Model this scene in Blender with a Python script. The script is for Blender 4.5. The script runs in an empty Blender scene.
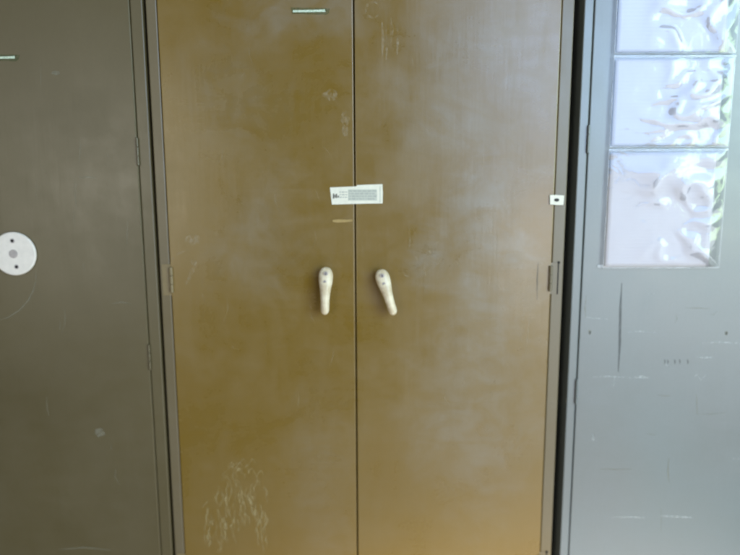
import bpy, bmesh, math, random
from mathutils import Vector, Matrix, noise
R = math.radians
random.seed(7)
S = bpy.context.scene
C = S.collection

# ---------------------------------------------------------------- camera
F = 560.0; W0, H0 = 740.0, 555.0
CAM = Vector((0.0, -1.25, 1.30))
PITCH, ROLL = R(7.67), 0.0036
cam = bpy.data.cameras.new('camera'); cam.sensor_width = 36.0
cam.lens = 36.0 * F / W0; cam.clip_start = 0.02; cam.clip_end = 60
co = bpy.data.objects.new('camera', cam); C.objects.link(co)
ROT = Matrix.Rotation(math.pi/2 - PITCH, 4, 'X') @ Matrix.Rotation(-ROLL, 4, 'Z')
cam.dof.use_dof = True; cam.dof.focus_distance = 1.04; cam.dof.aperture_fstop = 1.25
co.matrix_world = Matrix.Translation(CAM) @ ROT
S.camera = co
def at(px, py, Y=0.0):
    d = ROT.to_3x3() @ Vector(((px - W0/2)/F, -(py - H0/2)/F, -1.0))
    return CAM + d * ((Y - CAM.y) / d.y)

# ---------------------------------------------------------------- light
w = bpy.data.worlds.new('World'); S.world = w; w.use_nodes = True
w.node_tree.nodes['Background'].inputs[0].default_value = (0.86, 0.88, 0.80, 1)
w.node_tree.nodes['Background'].inputs[1].default_value = 0.15
def area(name, loc, target, sx, sy, L, col):
    l = bpy.data.lights.new(name, 'AREA'); l.shape = 'RECTANGLE'; l.size = sx; l.size_y = sy
    l.energy = L * sx * sy * math.pi; l.color = col
    o = bpy.data.objects.new(name, l); C.objects.link(o); o.location = loc
    o.rotation_euler = (Vector(target) - Vector(loc)).to_track_quat('-Z', 'Y').to_euler()
area('doorway_light', (2.05, -2.8, 0.82), (0.45, 0, 1.1), 2.5, 1.4, 4.0, (0.90, 0.94, 1.0))
area('sky_light', (2.05, -2.8, 2.47), (0.45, 0, 1.4), 2.6, 1.85, 7.0, (0.48, 0.68, 1.04))
area('garden_light', (3.0, -2.6, 1.95), (0.8, 0, 1.5), 1.4, 1.6, 5.6, (0.66, 0.98, 0.46))
area('left_fill_light', (-2.5, -4.2, 1.5), (-0.5, 0, 1.2), 1.1, 2.0, 4.6, (1.0, 0.97, 0.88))  # added fill from the left to lift the dark cupboard; no window known there
sp = bpy.data.lights.new('floor_bounce_spot', 'SPOT'); sp.energy = 3200; sp.color = (0.98, 0.93, 0.92)  # added spot on the unseen floor; its bounce brightens the lower doors
sp.spot_size = R(31); sp.spot_blend = 0.8; sp.shadow_soft_size = 0.05
so = bpy.data.objects.new('floor_bounce_spot', sp); C.objects.link(so); so.location = (2.6, -3.6, 3.4)
so.rotation_euler = (Vector((0.68, -1.12, 0)) - Vector(so.location)).to_track_quat('-Z', 'Y').to_euler()
S.view_settings.view_transform = 'Standard'; S.view_settings.look = 'None'
S.view_settings.exposure = 0.0; S.view_settings.gamma = 1.0

# ---------------------------------------------------------------- materials
def lin(r, g, b):
    f = lambda c: (c/255/12.92) if c/255 <= 0.04045 else ((c/255+0.055)/1.055)**2.4
    return (f(r), f(g), f(b), 1)
class N:
    def __init__(s, name):
        s.m = bpy.data.materials.new(name); s.m.use_nodes = True
        s.t = s.m.node_tree; s.p = s.t.nodes['Principled BSDF']; s.out = s.t.nodes['Material Output']
        s.tc = s.t.nodes.new('ShaderNodeTexCoord')
    def link(s, a, b): s.t.links.new(a, b)
    def mapping(s, scale, loc=(0,0,0), rot=(0,0,0)):
        n = s.t.nodes.new('ShaderNodeMapping'); s.link(s.tc.outputs['Object'], n.inputs[0])
        n.inputs['Scale'].default_value = scale; n.inputs['Location'].default_value = loc; n.inputs['Rotation'].default_value = rot
        return n.outputs[0]
    def noise(s, vec, scale, detail=4, rough=0.55, dist=0.0):
        n = s.t.nodes.new('ShaderNodeTexNoise'); s.link(vec, n.inputs['Vector'])
        n.inputs['Scale'].default_value = scale; n.inputs['Detail'].default_value = detail
        n.inputs['Roughness'].default_value = rough; n.inputs['Distortion'].default_value = dist
        return n.outputs['Fac']
    def ramp(s, fac, stops):
        n = s.t.nodes.new('ShaderNodeValToRGB'); s.link(fac, n.inputs[0]); e = n.color_ramp.elements
        while len(e) < len(stops): e.new(0.5)
        for i, (p, c) in enumerate(stops):
            e[i].position = p; e[i].color = c if not isinstance(c, (int, float)) else (c, c, c, 1)
        return n.outputs[0]
    def mix(s, fac, a, b, mode='MIX'):
        n = s.t.nodes.new('ShaderNodeMix'); n.data_type = 'RGBA'; n.blend_type = mode
        for v, k in ((fac, 0), (a, 6), (b, 7)):
            if isinstance(v, (int, float, tuple)): n.inputs[k].default_value = v
            else: s.link(v, n.inputs[k])
        return n.outputs[2]
    def math(s, op, a, b):
        n = s.t.nodes.new('ShaderNodeMath'); n.operation = op
        for v, k in ((a, 0), (b, 1)):
            if isinstance(v, (int, float)): n.inputs[k].default_value = v
            else: s.link(v, n.inputs[k])
        return n.outputs[0]
    def bump(s, h, dist, strength=1.0, normal=None):
        n = s.t.nodes.new('ShaderNodeBump'); s.link(h, n.inputs['Height'])
        n.inputs['Distance'].default_value = dist; n.inputs['Strength'].default_value = strength
        if normal: s.link(normal, n.inputs['Normal'])
        return n.outputs[0]
    def set(s, **k):
        for a, v in k.items():
            i = s.p.inputs[a.replace('_', ' ')]
            if isinstance(v, (int, float, tuple)): i.default_value = v
            else: s.link(v, i)

def paint(name, col, dusty, worn, dust_amt=0.35, rough=(0.30, 0.50), spec=0.5, seed=0, patches=()):
    """old enamel on sheet steel: cloudy wiped dust, fine brushing, rubbed patches, tiny chips"""
    n = N(name)
    base = n.mapping((1, 1, 1), (seed, seed*0.7, seed*1.3))
    cloud = n.noise(base, 3.2, 6, 0.6, 0.6)
    smear = n.noise(n.mapping((4.5, 4.5, 1.9), (seed, 0, seed), (0, R(24), 0)), 3.2, 7, 0.62, 1.4)
    sweep = n.noise(n.mapping((2.0, 2.0, 5.5), (0, seed, 0), (0, R(-37), 0)), 2.6, 7, 0.64, 1.8)
    fine = n.noise(base, 210, 3, 0.6)
    d = n.math('MULTIPLY', n.math('ADD', smear, sweep), 0.5)
    d = n.math('MULTIPLY', n.math('ADD', d, cloud), 0.5)
    fac = n.ramp(d, [(0.34, 0.0), (0.68, dust_amt)])
    c = n.mix(fac, col, dusty)
    wr = n.ramp(n.noise(base, 1.7, 4, 0.55, 0.3), [(0.42, 0.0), (0.68, 0.45)])
    c = n.mix(wr, c, worn)
    sp = n.ramp(n.noise(base, 45, 5, 0.7), [(0.66, 0.0), (0.76, 0.22)])
    c = n.mix(sp, c, dusty)
    c = n.mix(0.03, c, n.ramp(fine, [(0.3, 0.0), (0.7, 1.0)]), 'OVERLAY')
    wob = n.noise(base, 7.0, 5, 0.65, 0.8)
    wipe = n.ramp(n.noise(n.mapping((3.0, 3.0, 5), (seed, 0, 2), (0, R(38), 0)), 3.2, 8, 0.66, 1.2), [(0.38, 0.45), (0.62, 1.3)])
    for (px_, pz_, rx, rz, amt) in patches:                    # wiped, dusty patches; on the right door they also paint in grey sheen
        mp = n.mapping((1/rx, 0.0, 1/rz), (-px_/rx, 0, -pz_/rz))
        v = n.t.nodes.new('ShaderNodeVectorMath'); v.operation = 'LENGTH'; n.link(mp, v.inputs[0])
        f = n.math('ADD', v.outputs['Value'], n.math('MULTIPLY', n.math('SUBTRACT', wob, 0.5), 1.7))
        f = n.math('MULTIPLY', n.ramp(f, [(0.25, 1.0), (1.0, 0.0)]), n.math('ADD', n.math('MULTIPLY', smear, 0.9), 0.5))
        c = n.mix(n.math('MULTIPLY', n.math('MULTIPLY', f, wipe), amt), c, lin(138,132,122))
    r = n.ramp(d, [(0.38, rough[0]), (0.62, rough[1])])
    b1 = n.bump(n.noise(n.mapping((1, 1, 0.6), (seed, 0, 2*seed)), 4.0, 2, 0.4), 0.0035, 1.0)
    b2 = n.bump(n.noise(base, 330, 2, 0.5), 0.00008, 0.4, b1)
    b3 = n.bump(n.noise(n.mapping((30, 30, 2.0)), 5.0, 4, 0.6), 0.0003, 0.5, b2)
    n.set(Base_Color=c, Roughness=r, Normal=b3)
    n.p.inputs['Specular IOR Level'].default_value = spec
    return n.m

M = {}
_c = (at(160.8, 290).x + at(562.5, 290).x)/2
PATCH = [(at(x, y).x - _c, at(x, y).z, rx*0.00224, rz*0.00224, a) for x, y, rx, rz, a in
         ((235, 95, 75, 90, .16), (262, 238, 62, 70, .24), (320, 470, 45, 150, .16), (470, 90, 90, 160, .30), (500, 250, 70, 120, .40), (428, 262, 28, 34, .45), (480, 420, 95, 130, .30), (310, 10, 90, 30, .30))]
M['brown'] = paint('brown_enamel', lin(117,90,16), lin(130,111,74), lin(118,88,14), 0.5, (0.22,0.42), 0.9, 1.3, PATCH)
M['brown_frame'] = paint('brown_frame_enamel', lin(102,88,56), lin(118,108,92), lin(96,82,52), 0.5, (0.34,0.5), 0.9, 4.1)
M['olive_grey'] = paint('dark_grey_enamel', lin(90,79,49), lin(105,95,72), lin(80,70,43), 0.5, (0.32,0.45), 0.8, 7.7)
M['blue_grey'] = paint('blue_grey_enamel', lin(106,111,110), lin(124,128,131), lin(103,117,118), 0.5, (0.32,0.45), 1.0, 11.9)
def simple(name, col, rough=0.5, spec=0.5, var=0.12, scale=60, dirt=None):
    n = N(name); v = n.tc.outputs['Object']
    f = n.ramp(n.noise(v, scale, 5, 0.6), [(0.35, 0.0), (0.7, 1.0)])
    dk = dirt or (col[0]*(1-var*2), col[1]*(1-var*2), col[2]*(1-var*2), 1)
    n.set(Base_Color=n.mix(f, col, dk), Roughness=rough, Normal=n.bump(n.noise(v, scale*3, 3), 0.0002, 0.5))
    n.p.inputs['Specular IOR Level'].default_value = spec
    return n.m
M['highlight_brown'] = paint('highlight_brown_enamel', lin(120,104,70), lin(150,134,104), lin(112,96,62), 0.6, (0.3,0.42), 0.5, 2.2)  # hinge knuckle highlight put into the colour as a paler brown
M['cream'] = simple('cream_enamel', lin(232,220,192), 0.34, 0.5, 0.1, 45, lin(196,176,140))
M['white_plastic'] = simple('white_plastic', lin(240,232,222), 0.35, 0.5, 0.05, 70)
M['paper'] = simple('label_paper', lin(236,233,216), 0.7, 0.3, 0.05, 80)
M['tape'] = simple('old_tape', lin(176,150,96), 0.4, 0.5, 0.1, 80)
M['ink'] = simple('black_ink', lin(60,58,54), 0.6, 0.3, 0.1, 80)
M['pale_ink'] = simple('faded_grey_print', lin(200,202,188), 0.6, 0.3, 0.06, 120)
M['dark'] = simple('dark_hole', lin(22,20,18), 0.7, 0.3, 0.1, 50)
M['mid'] = simple('grey_plastic', lin(186,176,172), 0.45, 0.4, 0.1, 90)

M['pale_strip'] = simple('pale_strip_white', lin(232,240,226), 0.35, 0.5, 0.1, 400, lin(150,180,140))
M['floor'] = simple('worn_floor', lin(162,153,140), 0.5, 0.4, 0.15, 4)
M['wall'] = simple('wall_plaster', lin(74,70,62), 0.8, 0.3, 0.08, 6)  # darkened so the gap between cupboards looks black; shade put into colour
def scuff(name, col, a, scale=(60, 60, 25), lo=0.35, hi=0.62, rough=0.5):
    n = N(name); f = n.ramp(n.noise(n.mapping(scale), 4, 4, 0.65), [(lo, 0.0), (hi, a)])
    n.set(Base_Color=col, Roughness=rough, Alpha=f); return n.m
M['green_band'] = scuff('translucent_green', lin(88,102,62), 0.45, (60,60,60), 0.3, 0.75)
M['scuff_pale'] = scuff('pale_scuff', lin(196,180,134), 0.36)
M['scuff_soft'] = scuff('soft_smudge', lin(196,180,150), 0.40, (40,40,25), 0.40, 0.72)
M['scuff_white'] = scuff('white_scuff', lin(205,210,208), 0.55)
M['scuff_dark'] = scuff('dark_scuff', lin(72,76,76), 0.5, (80,80,12), 0.25, 0.5)
M['scuff_grey'] = scuff('grey_scuff', lin(150,145,125), 0.5, (30,30,30), 0.25, 0.5)
def film():
    n = N('clear_plastic_film'); t = n.t
    tr = t.nodes.new('ShaderNodeBsdfTransparent'); gl = t.nodes.new('ShaderNodeBsdfGlossy')
    gl.inputs['Roughness'].default_value = 0.09; gl.inputs['Color'].default_value = (1, 1, 1, 1)
    fr = t.nodes.new('ShaderNodeFresnel'); fr.inputs[0].default_value = 1.6
    b = n.bump(n.noise(n.mapping((1, 1, 1)), 20, 3, 0.5, 1.2), 0.0022, 0.5)
    n.link(b, gl.inputs['Normal'])
    f = n.math('ADD', n.math('MULTIPLY', fr.outputs[0], 0.95), 0.01)
    mx = t.nodes.new('ShaderNodeMixShader'); n.link(f, mx.inputs[0]); n.link(tr.outputs[0], mx.inputs[1]); n.link(gl.outputs[0], mx.inputs[2])
    n.link(mx.outputs[0], n.out.inputs[0]); t.nodes.remove(n.p)
    return n.m
M['tape_white'] = simple('dull_white_tape', lin(200,205,205), 0.5)
M['film'] = film()
def printed():
    n = N('printed_paper')
    lines = n.ramp(n.math('FRACT', n.math('MULTIPLY', n_sep(n, 2), 130.0), 0.0), [(0.50, 0.0), (0.60, 1.0)])
    words = n.ramp(n.noise(n.mapping((120, 1, 130)), 1.6, 2, 0.5), [(0.42, 0.0), (0.56, 0.14)])
    f = n.math('MULTIPLY', lines, words)
    n.set(Base_Color=n.mix(f, lin(206,205,208), lin(160,158,168)), Roughness=0.7)
    return n.m
def n_sep(n, k):
    s = n.t.nodes.new('ShaderNodeSeparateXYZ'); n.link(n.tc.outputs['Object'], s.inputs[0]); return s.outputs[k]
M['printed'] = printed()

# ---------------------------------------------------------------- helpers
def obj(name, bm, mats, parent=None, loc=None, smooth=False):
    me = bpy.data.meshes.new(name); bmesh.ops.recalc_face_normals(bm, faces=bm.faces); bm.to_mesh(me); bm.free()
    for m in (mats if isinstance(mats, (list, tuple)) else [mats]): me.materials.append(M[m])
    if smooth:
        for p in me.polygons: p.use_smooth = True
    o = bpy.data.objects.new(name, me); C.objects.link(o)
    if parent: o.parent = parent
    if loc: o.location = loc
    return o
def tag(o, label, cat, group=None):
    o['label'] = label; o['category'] = cat
    if group: o['group'] = group
    return o
def empty(name, loc, label, cat, group=None, roty=0):
    o = bpy.data.objects.new(name, None); C.objects.link(o); o.location = loc; o.rotation_euler = (0, roty, 0)
    o.empty_display_size = 0.1
    return tag(o, label, cat, group)
def box(bm, x0, x1, y0, y1, z0, z1, bev=0.0, mi=0, seg=2):
    r = bmesh.ops.create_cube(bm, size=1.0); vs = r['verts']
    for v in vs:
        v.co = Vector((x0 + (v.co.x+.5)*(x1-x0), y0 + (v.co.y+.5)*(y1-y0), z0 + (v.co.z+.5)*(z1-z0)))
    fs = {f for v in vs for f in v.link_faces}
    if bev:
        es = {e for f in fs for e in f.edges}
        rr = bmesh.ops.bevel(bm, geom=list(es), offset=bev, segments=seg, affect='EDGES', profile=0.5)
        fs = set(rr['faces']) | {f for f in fs if f.is_valid}
    for f in fs:
        if f.is_valid: f.material_index = mi
def cyl(bm, c, r, h, axis='Z', seg=24, bev=0.0, mi=0, r2=None):
    q = bmesh.ops.create_cone(bm, cap_ends=True, segments=seg, radius1=r, radius2=r if r2 is None else r2, depth=h)
    m = Matrix.Translation(c)
    if axis == 'Y': m = m @ Matrix.Rotation(R(90), 4, 'X')     # +z end faces -y
    bmesh.ops.transform(bm, matrix=m, verts=q['verts'])
    fs = {f for v in q['verts'] for f in v.link_faces}
    if bev:
        es = {e for f in fs if len(f.verts) > 4 for e in f.edges}
        rr = bmesh.ops.bevel(bm, geom=list(es), offset=bev, segments=3, affect='EDGES', profile=0.5)
        fs = set(rr['faces']) | {f for f in fs if f.is_valid}
    for f in fs:
        if f.is_valid: f.material_index = mi
def ribbon(bm, pts, wd, y, mi):
    """thin scuff lying on a front face (x,z points), tapering at both ends"""
    n = len(pts); L = []
    for i, p in enumerate(pts):
        a = Vector(pts[max(i-1, 0)]); b = Vector(pts[min(i+1, n-1)]); d = b - a
        if d.length < 1e-9: d = Vector((0, 1))
        d.normalize(); t = i/(n-1)
        h = 0.5*wd*(0.25 + 0.75*math.sin(math.pi*min(max(t, 0.02), 0.98)))
        k = Vector((-d.y, d.x))*h
        L.append((bm.verts.new((p[0]+k.x, y, p[1]+k.y)), bm.verts.new((p[0]-k.x, y, p[1]-k.y))))
    for i in range(n-1):
        f = bm.faces.new((L[i][0], L[i][1], L[i+1][1], L[i+1][0])); f.material_index = mi
def blob(bm, c, rx, rz, y, mi, seed=0, k=18):
    vs = []
    for i in range(k):
        a = 2*math.pi*i/k; q = 1 + 0.35*noise.noise(Vector((math.cos(a)*1.5, math.sin(a)*1.5, seed)))
        vs.append(bm.verts.new((c[0]+rx*q*math.cos(a), y, c[1]+rz*q*math.sin(a))))
    bm.faces.new(vs).material_index = mi

# ---------------------------------------------------------------- setting
bm = bmesh.new(); box(bm, -6, 6, -8, 3, -0.1, 0.0)
o = obj('floor', bm, 'floor'); o['kind'] = 'structure'
bm = bmesh.new(); box(bm, -6, 6, 0.485, 0.6, 0.001, 3.2)
o = obj('wall', bm, 'wall'); o['kind'] = 'structure'

# ---------------------------------------------------------------- cupboards
X = lambda px: at(px, 290).x
Z = lambda py: at(370, py).z
DEPTH, HT = 0.48, 1.98
DF = -0.0015        # door face, just proud of the frame
def marks(specs, ox):
    """specs: list of (kind, data..., material index); coordinates in photo pixels of the front plane"""
    def run(bm):
        y = DF - 0.0002
        for s in specs:
            y -= 0.000004
            P = lambda q: (at(q[0], q[1]).x - ox, at(q[0], q[1]).z)
            if s[0] == 'line': ribbon(bm, [P(q) for q in s[1]], s[2]*0.00224, y, s[3])
            elif s[0] == 'blob': blob(bm, P(s[1]), s[2]*0.00224, s[3]*0.00224, y, s[4], s[1][0]*0.37)
    return run
def hinge(parent, x, z, side, mat, ln=0.058, r=0.0042, leaf=True, slot=False):
    bm = bmesh.new()
    for k in range(3):
        h = ln/3 - 0.0012
        cyl(bm, (x, -0.0035, z + (k-1)*ln/3), r, h, 'Z', 16, 0.0006)
    if leaf: box(bm, min(x, x+side*0.0215), max(x, x+side*0.0215), -0.0010, -0.0002, z-ln*0.62, z+ln*0.62, 0.0004, 1)
    box(bm, min(x, x-side*0.004), max(x, x-side*0.004), DF-0.0016, DF-0.0001, z-ln*0.5, z+ln*0.5, 0.0004)
    h = obj('hinge', bm, [mat, 'brown_frame'], parent)
    if not slot: return h
    bm = bmesh.new(); cyl(bm, (x + side*0.0180, -0.0016, z + ln*0.62), 0.0028, 0.0014, 'Y', 14, 0.0003)
    box(bm, x+side*0.0162, x+side*0.0184, -0.0017, -0.0011, z-ln*0.62, z+ln*0.62)
    obj('hinge_slot', bm, 'dark', h)
    return h
def cupboard(name, xl, xr, stile_l, stile_r, seam, mat, fmat, label, group, y0=0.0, roty=0.0, lm=None, rm=None, lmats=(), rmats=()):
    ox = (xl + xr)/2
    root = empty(name, (ox, y0, 0), label, 'cupboard', group, roty)
    a, b = xl-ox, xr-ox; dl, dr = stile_l-ox, stile_r-ox; s = seam-ox
    bm = bmesh.new()
    box(bm, a, dl-0.0013, 0, DEPTH, 0.05, HT, 0.0022)                     # side posts with folded front flange
    box(bm, dr+0.0013, b, 0, DEPTH, 0.05, HT, 0.0022)
    box(bm, dl-0.0008, dr+0.0008, 0.0005, DEPTH-0.002, HT-0.045, HT-0.0015, 0.0015)
    box(bm, dl-0.0008, dr+0.0008, 0.0005, DEPTH-0.002, 0.0515, 0.095, 0.0015)
    box(bm, dl-0.0008, dr+0.0008, DEPTH-0.012, DEPTH-0.003, 0.096, HT-0.046)
    for q in (0.55, 1.0, 1.45): box(bm, dl, dr, 0.04, DEPTH-0.014, q, q+0.02)    # shelves
    for xx in (a+0.03, b-0.03):
        for yy in (0.04, DEPTH-0.04): box(bm, xx-0.02, xx+0.02, yy-0.02, yy+0.02, 0.001, 0.0495, 0.002)
    obj('body', bm, fmat, root)
    doors = []
    for (p, q, m, ex) in ((dl, s-0.0014, lm, lmats), (s+0.0014, dr, rm, rmats)):
        bm = bmesh.new(); box(bm, p, q, DF, 0.021, 0.098, HT-0.048, 0.0022, 0, 3)
        if m: marks(m, ox)(bm)
        doors.append(obj('door', bm, [mat]+list(ex), root))
    return root, ox, doors

# pale scratches low on the brown left door
rs = random.Random(3)
LM = []
for i in range(95):
    x = rs.uniform(206, 270); lo = 455 + abs(x-243)*1.15; top = rs.uniform(lo, min(lo+60, 540)); ln = rs.uniform(5, 22)
    pts = []; ph = rs.random()*6; am = rs.uniform(0.5, 1.8); sl = rs.gauss(0, 2.0)
    for k in range(8):
        t = k/7; pts.append((x + am*math.sin(ph + t*6) + sl*t, top + ln*t))
    if rs.random() < 0.75 or x < 235: LM.append(('line', pts, rs.uniform(0.9, 2.6), 1))
for i in range(16):                                          # short strokes at the top of the patch
    x = rs.uniform(222, 262); y = 452 + abs(x-244)*1.0 + rs.uniform(-5, 12)
    LM.append(('line', [(x-3, y+4), (x-1, y+1), (x+1, y-1), (x+3, y+1), (x+3.5, y+4)], rs.uniform(0.8, 1.6), 1))
LM += [('line', [(209, 508), (207, 520), (204, 532)], 2.2, 1),
       ('line', [(262, 510), (261, 530), (264, 552)], 1.6, 1),
       ('blob', (195, 240), 4, 3, 2), ('blob', (193, 240), 7, 5, 2), ('blob', (194, 262), 3, 3, 2),
       ('blob', (331, 95), 7, 5, 2), ('blob', (345, 118), 4, 8, 2), ('line', [(186, 285), (192, 272), (197, 262)], 4, 2),
       ('line', [(170, 262), (176, 255), (188, 250)], 2, 2), ('blob', (345, 130), 3, 6, 2)]
for i in range(16):
    x = rs.uniform(200, 345); y = rs.uniform(25, 420); L = rs.uniform(6, 30)
    LM.append(('line', [(x, y), (x+rs.gauss(0, 3), y+L*.5), (x+rs.gauss(0, 5), y+L)], rs.uniform(.5, 1.1), 2))
RM = []
RM.append(('line', [(373+7*math.cos(a*0.45), 10+8*math.sin(a*0.45)) for a in range(15)], 2.4, 2))
for (x, y, L) in ((382, 22, 36), (386, 30, 30), (391, 18, 26), (397, 25, 30)):
    RM.append(('line', [(x, y), (x+1, y+L*.5), (x, y+L)], 3, 2))
for i in range(22):
    x = rs.gauss(428, 10); y = rs.gauss(262, 10); a = rs.random()*6
    RM.append(('line', [(x, y), (x+3*math.cos(a), y+3*math.sin(a)), (x+6*math.cos(a+.6), y+6*math.sin(a+.6))], 1.3, 2))
for i in range(30):
    x = rs.uniform(390, 545); y = rs.uniform(20, 430); L = rs.uniform(8, 40)
    if rs.random() < .5: pts = [(x, y), (x+rs.gauss(0, 1), y+L*.5), (x+rs.gauss(0, 2), y+L)]
    else: pts = [(x, y), (x+L*.5, y-rs.uniform(0, 5)), (x+L, y-rs.uniform(1, 8))]
    RM.append(('line', pts, rs.uniform(.4, 1.0), 2))
RM += [('line', [(532, 290), (528, 330), (523, 375)], 1.2, 2), ('line', [(526, 292), (521, 330), (518, 365)], .8, 2),
       ('line', [(538, 262), (537, 280), (537, 300)], 1.2, 3)]
brown, bx_, _ = cupboard('steel_cupboard', X(160.8), X(562.5), X(171.5), X(550.3), X(355.6), 'brown', 'brown_frame',
    'mustard brown two-door steel cupboard with two cream handles, in the middle', 'steel cupboards in a row',
    lm=LM, rm=RM, lmats=['scuff_pale', 'scuff_soft', 'scuff_dark'], rmats=['scuff_pale', 'scuff_soft', 'scuff_dark'])
for z in (Z(279), Z(566), 1.86):
    hinge(brown, X(172.4)-bx_, z, -1, 'highlight_brown'); hinge(brown, X(549.6)-bx_, z, 1, 'brown_frame', slot=True)

# left dark cupboard
arc = [(36, 270), (36.5, 280), (34, 290), (29, 300), (20, 310), (9, 317), (-4, 321)]
GM = [('line', arc, 1.3, 1), ('blob', (56, 73), 4, 2, 1), ('blob', (100, 432), 5, 5, 1),
      ('line', [(60, 549), (85, 547), (112, 550)], 1.6, 1), ('line', [(112, 304), (122, 302), (131, 304)], 1.2, 1), ('line', [(80, 178), (88, 177), (96, 178)], 1.6, 1)]
for i in range(14):
    x = rs.uniform(5, 130); y = rs.uniform(60, 520); L = rs.uniform(6, 28)
    GM.append(('line', [(x, y), (x+rs.gauss(0, 1), y+L*.5), (x+rs.gauss(0, 2), y+L)], rs.uniform(.4, .9), 1))
xr = X(157.8); xl = xr - 0.90
grey, gx_, _ = cupboard('steel_cupboard', xl, xr, xl+0.024, X(145.6), xr-0.45, 'olive_grey', 'olive_grey',
    'dark olive grey steel cupboard carrying a round white disc, on the left', 'steel cupboards in a row',
    rm=GM, rmats=['scuff_grey'])
for z in (Z(151), Z(356), Z(570)): hinge(grey, X(146.2)-gx_, z, 1, 'olive_grey', 0.060, 0.0026, leaf=False)

# right blue grey cupboard
BM = [('line', [(621.5, 283), (620, 310), (619.5, 340), (618, 372)], 3.0, 2), ('blob', (589.5, 332), 1.5, 2.6, 3), ('blob', (589.6, 332.5), 1.2, 1.8, 2), ('blob', (726, 333), 1.6, 2.6, 3), ('blob', (726, 333.4), 1.2, 1.8, 2),
      ('line', [(588, 377), (610, 376), (632, 378)], 1.2, 1), ('line', [(634, 377), (640, 376.5), (648, 377.5)], 3.2, 1), ('line', [(614, 376), (614, 381), (613, 387)], 1.6, 1),
      ('line', [(584, 317), (594, 318), (608, 319)], 1.4, 1), ('line', [(697, 357), (705, 357.5), (713, 357.5)], 2.2, 1), ('line', [(700, 343), (720, 342), (742, 343)], 1.4, 1),
      ('line', [(612, 517), (630, 516.5), (645, 517.5)], 1.8, 1), ('line', [(660, 515.5), (678, 516.5), (694, 517)], 2.2, 1),
      ('blob', (593, 437), 1.6, 4, 1), ('line', [(662, 365), (665, 363), (668, 367), (671, 364)], 1.3, 1),
      ('line', [(692, 378), (697, 374), (700, 380), (706, 374)], 1.6, 1), ('line', [(628, 332), (640, 331), (656, 332)], 1.2, 1)]
for x in (664, 667, 674, 679, 687): BM.append(('line', [(x, 359), (x+.6, 361.5), (x+.3, 364)], 1.6, 2))
for i in range(9):
    x = rs.uniform(585, 735); y = rs.uniform(275, 550); L = rs.uniform(6, 40)
    BM.append(('line', [(x, y), (x+L*.5, y+rs.gauss(0, .6)), (x+L, y+rs.gauss(0, 1))], rs.uniform(.4, 1.0), rs.choice((1, 3, 3))))
for i in range(5):
    x = rs.uniform(585, 735); y = rs.uniform(275, 520); L = rs.uniform(6, 26)
    BM.append(('line', [(x, y), (x+rs.gauss(0, 1), y+L*.5), (x+rs.gauss(0, 1), y+L)], rs.uniform(.5, 1.2), 3))
xl = X(571.8)
blue, rx_, _ = cupboard('steel_cupboard', xl, xl+0.90, X(581.2), xl+0.876, xl+0.45, 'blue_grey', 'blue_grey',
    'pale blue grey steel cupboard with plastic document sleeves, on the right', 'steel cupboards in a row', roty=0,
    lm=BM, lmats=['scuff_white', 'scuff_dark', 'scuff_grey'])
for z in (Z(140), Z(392)): hinge(blue, X(580.8)-rx_, z, -1, 'blue_grey', 0.060, 0.0026, leaf=False)

# ---------------------------------------------------------------- handles of the brown cupboard
def handle(parent, ox, px, py, tilt):
    c = at(px, py)
    # lever: lofted ellipses from the round head down the grip
    prof = [(0.0205, 0.003, 0.003, -0.030), (0.0185, 0.0085, 0.006, -0.030), (0.013, 0.0130, 0.0085, -0.030), (0.005, 0.0158, 0.0100, -0.030),
            (-0.004, 0.0162, 0.0108, -0.031), (-0.014, 0.0150, 0.0105, -0.033), (-0.026, 0.0126, 0.0098, -0.036), (-0.038, 0.0110, 0.0092, -0.038),
            (-0.050, 0.0099, 0.0086, -0.0385), (-0.062, 0.0096, 0.0082, -0.038), (-0.073, 0.0098, 0.0082, -0.037), (-0.080, 0.0088, 0.0074, -0.0365), (-0.0845, 0.0052, 0.0045, -0.036), (-0.086, 0.002, 0.002, -0.036)]
    bm = bmesh.new(); rings = []; K = 28
    for z, rx, ry, y in prof:
        ring = []
        for k in range(K):
            a = 2*math.pi*k/K; ca, sa = math.cos(a), math.sin(a)
            e = 0.86
            xx = rx*math.copysign(abs(ca)**e, ca); yy = ry*math.copysign(abs(sa)**e, sa)
            if sa < 0 and z < 0.01: yy *= 1 + 0.14*max(0, math.cos(a+math.pi/2))**6      # soft ridge
            ring.append(bm.verts.new((xx, y+0.011+yy, z)))
        rings.append(ring)
    for a, b in zip(rings, rings[1:]):
        for k in range(K): bm.faces.new((a[k], a[(k+1) % K], b[(k+1) % K], b[k]))
    bm.faces.new(rings[0]); bm.faces.new(rings[-1][::-1])
    h = obj('handle', bm, 'cream', parent, (c.x-ox, 0, c.z), True); h.rotation_euler = (0, tilt, 0)
    h.modifiers.new('s', 'SUBSURF').levels = 1; h.modifiers['s'].render_levels = 2
    bm = bmesh.new(); cyl(bm, (0, -0.0125, 0), 0.0105, 0.025, 'Y', 32, 0.001)
    cyl(bm, (0, DF-0.0015, 0), 0.0145, 0.003, 'Y', 32, 0.0008)
    obj('spindle', bm, 'cream', h, smooth=False)
    bm = bmesh.new(); cyl(bm, (0.0005, -0.0405, 0.007), 0.0046, 0.0034, 'Y', 20, 0.0005, 0)
    box(bm, -0.0004, 0.0014, -0.0426, -0.0420, 0.0045, 0.0095, 0, 1)
    obj('keyhole', bm, ['mid', 'dark'], h, (0, 0.0106, 0))
    bm = bmesh.new(); cyl(bm, (-0.001, -0.0433, -0.011), 0.0036, 0.0020, 'Y', 18, 0.0005, 0)
    box(bm, -0.0032, 0.0012, -0.0443, -0.0439, -0.0114, -0.0106, 0, 1)
    obj('screw', bm, ['mid', 'dark'], h, (0, 0.0108, 0))
    return h
handle(brown, bx_, 326.5, 275, R(2))
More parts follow.
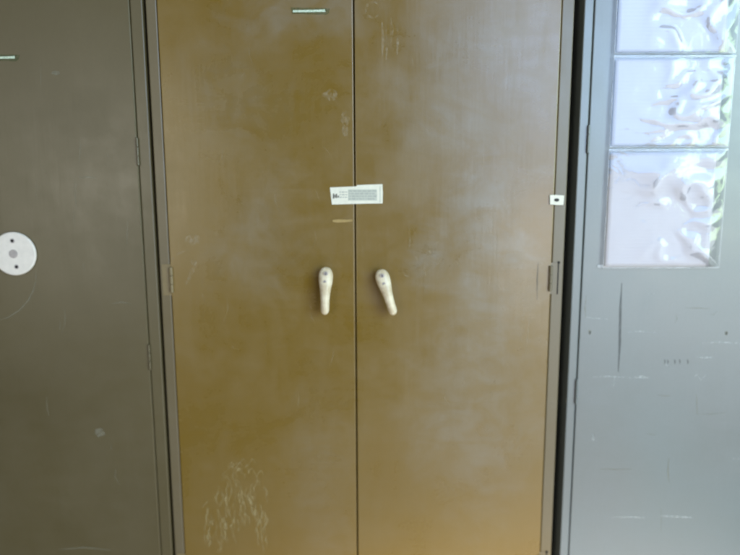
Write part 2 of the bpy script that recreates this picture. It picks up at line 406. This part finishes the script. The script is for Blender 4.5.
handle(brown, bx_, 382.5, 277, R(-17))

# ---------------------------------------------------------------- things stuck on the cupboards
def local(px, py, c): q = at(px, py); return (q.x-c.x, q.z-c.z)
def slab(name, px_pts, mat, y, th=0.0004, parent=None, c=None, curl=0.0):
    """thin sheet cut to an outline given on the cupboard front; local to c"""
    bm = bmesh.new(); f = []; bk = []
    for p in px_pts:
        x, z = local(p[0], p[1], c); f.append(bm.verts.new((x, y-th, z))); bk.append(bm.verts.new((x, y, z)))
    bm.faces.new(f); bm.faces.new(bk[::-1]); n = len(f)
    for i in range(n): bm.faces.new((f[i], bk[i], bk[(i+1) % n], f[(i+1) % n]))
    return obj(name, bm, mat, parent)
# label across the seam
c = at(356, 194)
t = empty('paper_sticker', (c.x, DF-0.0006, c.z), 'long white printed paper sticker across the seam of the brown doors', 'sticker')
slab('sheet', [(330, 187.5), (343, 187), (356.5, 186.4), (357, 185.2), (370, 184.6), (382.5, 184.2), (382.8, 193), (382.6, 203.4), (368, 203.6), (350, 204), (332, 204.6), (331, 196)], 'paper', 0, 0.0003, t, c)
bm = bmesh.new()
def cell(x0, y0, x1, y1, mi, yy=-0.00045):
    a = local(x0, y0, c); b = local(x1, y1, c); box(bm, a[0], b[0], yy-0.00004, yy, b[1], a[1], 0, mi)
cell(348, 189.5, 377, 200.5, 0, -0.0004); 
cell(379.6, 186, 380.4, 202.5, 0, -0.0004)
rr = random.Random(5)
for row in range(4):
    y = 190.2 + row*2.6; x = 349
    while x < 375:
        wd = rr.uniform(1.2, 4.5); cell(x, y+.3, min(x+wd, 376.5), y+1.4, 1, -0.0005); x += wd + 0.9
for row in range(3):
    x = 339.5
    while x < 346: wd = rr.uniform(1, 3); cell(x, 191.6+row*2.6, min(x+wd, 347), 192.6+row*2.6, 1, -0.0005); x += wd+.8
# the bold dark mark and the bar that follows it
for q in ((333, 193.6, 334.2, 198.6), (334.6, 194.6, 335.6, 197.8), (336, 193.8, 337.2, 198.0), (337.8, 195.6, 339, 197.6)): cell(*q, 2, -0.0005)
M['mid_ink'] = simple('grey_ink', lin(176,178,170), 0.6, 0.3, 0.06, 120)
obj('print', bm, ['pale_ink', 'mid_ink', 'ink'], t)

c = at(342, 221)
t = slab('tape_scrap', [(332.5, 220), (338, 219.3), (345, 219.6), (352, 219.2), (352.5, 221.2), (345, 222.2), (338, 222.6), (333, 222)], 'tape', 0, 0.0004, None, c)
t.location = (c.x, DF-0.0006, c.z); tag(t, 'thin curled scrap of yellowed tape just under the white sticker', 'tape')

# small tag over right door edge
c = at(556.5, 200)
t = empty('paper_tag', (c.x, DF-0.0022, c.z), 'small square white tag with a black dot on the right edge of the brown door', 'tag')
slab('sheet', [(549.3, 195.2), (556, 195), (563.4, 195.6), (563.2, 200), (562.6, 205), (556, 205), (549.4, 204.4)], 'paper', 0, 0.0009, t, c)
bm = bmesh.new(); cyl(bm, (-0.001, -0.0012, 0), 0.0052, 0.0006, 'Y', 20); bmesh.ops.scale(bm, vec=(1.1, 1, 0.72), verts=bm.verts)
obj('dot', bm, 'ink', t)

# thin flat strips high on the doors: pale line on translucent green
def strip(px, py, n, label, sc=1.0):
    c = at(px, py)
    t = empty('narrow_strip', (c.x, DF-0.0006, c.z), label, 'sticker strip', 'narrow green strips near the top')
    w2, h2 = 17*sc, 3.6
    slab('green_base', [(px-w2-1, py-h2), (px+w2, py-h2+.6), (px+w2+4, py-h2+1), (px+w2+3, py+h2-2), (px+w2, py+h2), (px-w2, py+h2-1)], 'green_band', 0, 0.0003, t, c)
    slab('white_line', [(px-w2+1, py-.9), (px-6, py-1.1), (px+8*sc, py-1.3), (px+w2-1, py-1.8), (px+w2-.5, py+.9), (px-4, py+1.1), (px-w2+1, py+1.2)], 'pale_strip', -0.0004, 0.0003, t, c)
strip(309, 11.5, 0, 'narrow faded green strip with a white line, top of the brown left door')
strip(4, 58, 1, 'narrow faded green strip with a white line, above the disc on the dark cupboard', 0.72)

# round white disc
c = at(16, 253.5); r = 0.0485
t = empty('round_disc', (c.x, DF-0.0002, c.z), 'round white plastic disc with two screw holes on the dark left cupboard', 'disc cover')
bm = bmesh.new(); cyl(bm, (0, -0.0035, 0), r, 0.007, 'Y', 72, 0.0028); obj('plate', bm, 'white_plastic', t)
bm = bmesh.new(); cyl(bm, (0, -0.0078, 0), 0.0095, 0.0016, 'Y', 32, 0.0006); obj('centre_boss', bm, 'mid', t)
for k, dx in ((1, 0.000), (-1, 0.0045)):
    bm = bmesh.new(); cyl(bm, (dx, -0.0074, k*0.029), 0.0052, 0.0009, 'Y', 24, 0.0003, 0); cyl(bm, (dx, -0.0080, k*0.029), 0.0032, 0.0004, 'Y', 20, 0, 1)
    obj('screw_hole', bm, ['mid', 'dark'], t)

# ---------------------------------------------------------------- plastic sleeves on the right cupboard
def sleeve(y_top, y_bot, seed, label, fold_top, fold_bot):
    xl = at(603.3, 267).x; xr = at(706.5, 267).x; xe = at(716.5, 267).x
    zt = at(660, y_top).z; zb = at(660, y_bot).z
    ox = (xl+xr)/2
    t = empty('document_sleeve', (ox, DF-0.0045, zb), label, 'document sleeve', 'plastic sleeves taped in a column')
    wl, wr, we, h = xl-ox, xr-ox, xe-ox, zt-zb
    def sheet(name, x0, x1, z0, z1, y, amp, mat, nx, nz, th):
        bm = bmesh.new(); g = []
        for j in range(nz+1):
            row = []
            for i in range(nx+1):
                u, v = i/nx, j/nz; x = x0+(x1-x0)*u; z = z0+(z1-z0)*v
                edge = min(1, u*9, (1-u)*9, v*8, (1-v)*8); edge = max(edge, 0)
                m = 1/(1+math.exp(-(u-0.38-0.06*math.sin(v*7+seed))*22))           # crumple mostly on the right part
                a = noise.noise(Vector((u*2.2+seed, v*3.6, seed*1.7)))
                b = abs(noise.noise(Vector((u*4.0+v*2.0+seed, v*5.5-u*2, seed))))
                cc = noise.noise(Vector((u*9+seed, v*11, 3)))
                d = amp*edge*((0.10+0.90*m)*(1.1*a - 1.1*b + 0.10*abs(cc) ) + 0.55*m)
                row.append(bm.verts.new((x, y - max(d, -0.0004), z)))
            g.append(row)
        for j in range(nz):
            for i in range(nx): bm.faces.new((g[j][i], g[j][i+1], g[j+1][i+1], g[j+1][i]))
        o = obj(name, bm, mat, t, None, True)
        if th: m = o.modifiers.new('t', 'SOLIDIFY'); m.thickness = th; m.offset = 0
        return o
    sheet('paper', wl+0.001, wr, 0.003, h-0.006, -0.0008, 0.0011, 'printed', 26, 30, 0.0002)
    sheet('film', wl-0.004, we, 0.0, h+0.002, -0.0026, 0.0066, 'film', 80, 90, 0)
    bm = bmesh.new()                                                   # welded rims
    box(bm, wl-0.005, we, -0.0042, -0.0030, -0.0022, 0.0012, 0.0005)
    box(bm, wl-0.0052, wl-0.0028, -0.0043, -0.0029, 0.0014, h, 0.0005)
    box(bm, we-0.0022, we+0.0006, -0.0043, -0.0029, 0.0014, h, 0.0005)
    box(bm, wl-0.006, we+0.001, -0.0058, -0.0046, h-0.0035, h+0.0005, 0.0005)
    obj('rim', bm, 'rim', t)
def rimmat():
    n = N('plastic_rim'); n.set(Base_Color=(0.85,0.86,0.88,1), Roughness=0.2, Alpha=n.ramp(n.noise(n.mapping((1,1,1)), 30, 3), [(0.3, 0.0), (0.7, 0.22)])); return n.m
M['rim'] = rimmat()
sleeve(-62, 54, 2.3, 'crumpled clear plastic sleeve cut by the top of the photo, highest of three', 0, 0)
sleeve(57, 147, 9.1, 'crumpled clear plastic sleeve with paper, middle one of three in a column', 0, 0)
sleeve(150, 267, 5.6, 'clear plastic sleeve with white printed paper, lowest of the three', 0, 0)
# bit of tape at the lowest corner
c = at(599, 266)
t = slab('tape_scrap', [(597, 265), (600, 264.5), (603, 265), (603, 267.3), (599, 267.8), (597, 267)], 'tape_white', 0, 0.0004, None, c)
t.location = (c.x, DF-0.0012, c.z); tag(t, 'tiny white tape scrap at the lower left corner of the lowest sleeve', 'tape')

S.render.engine = 'CYCLES'
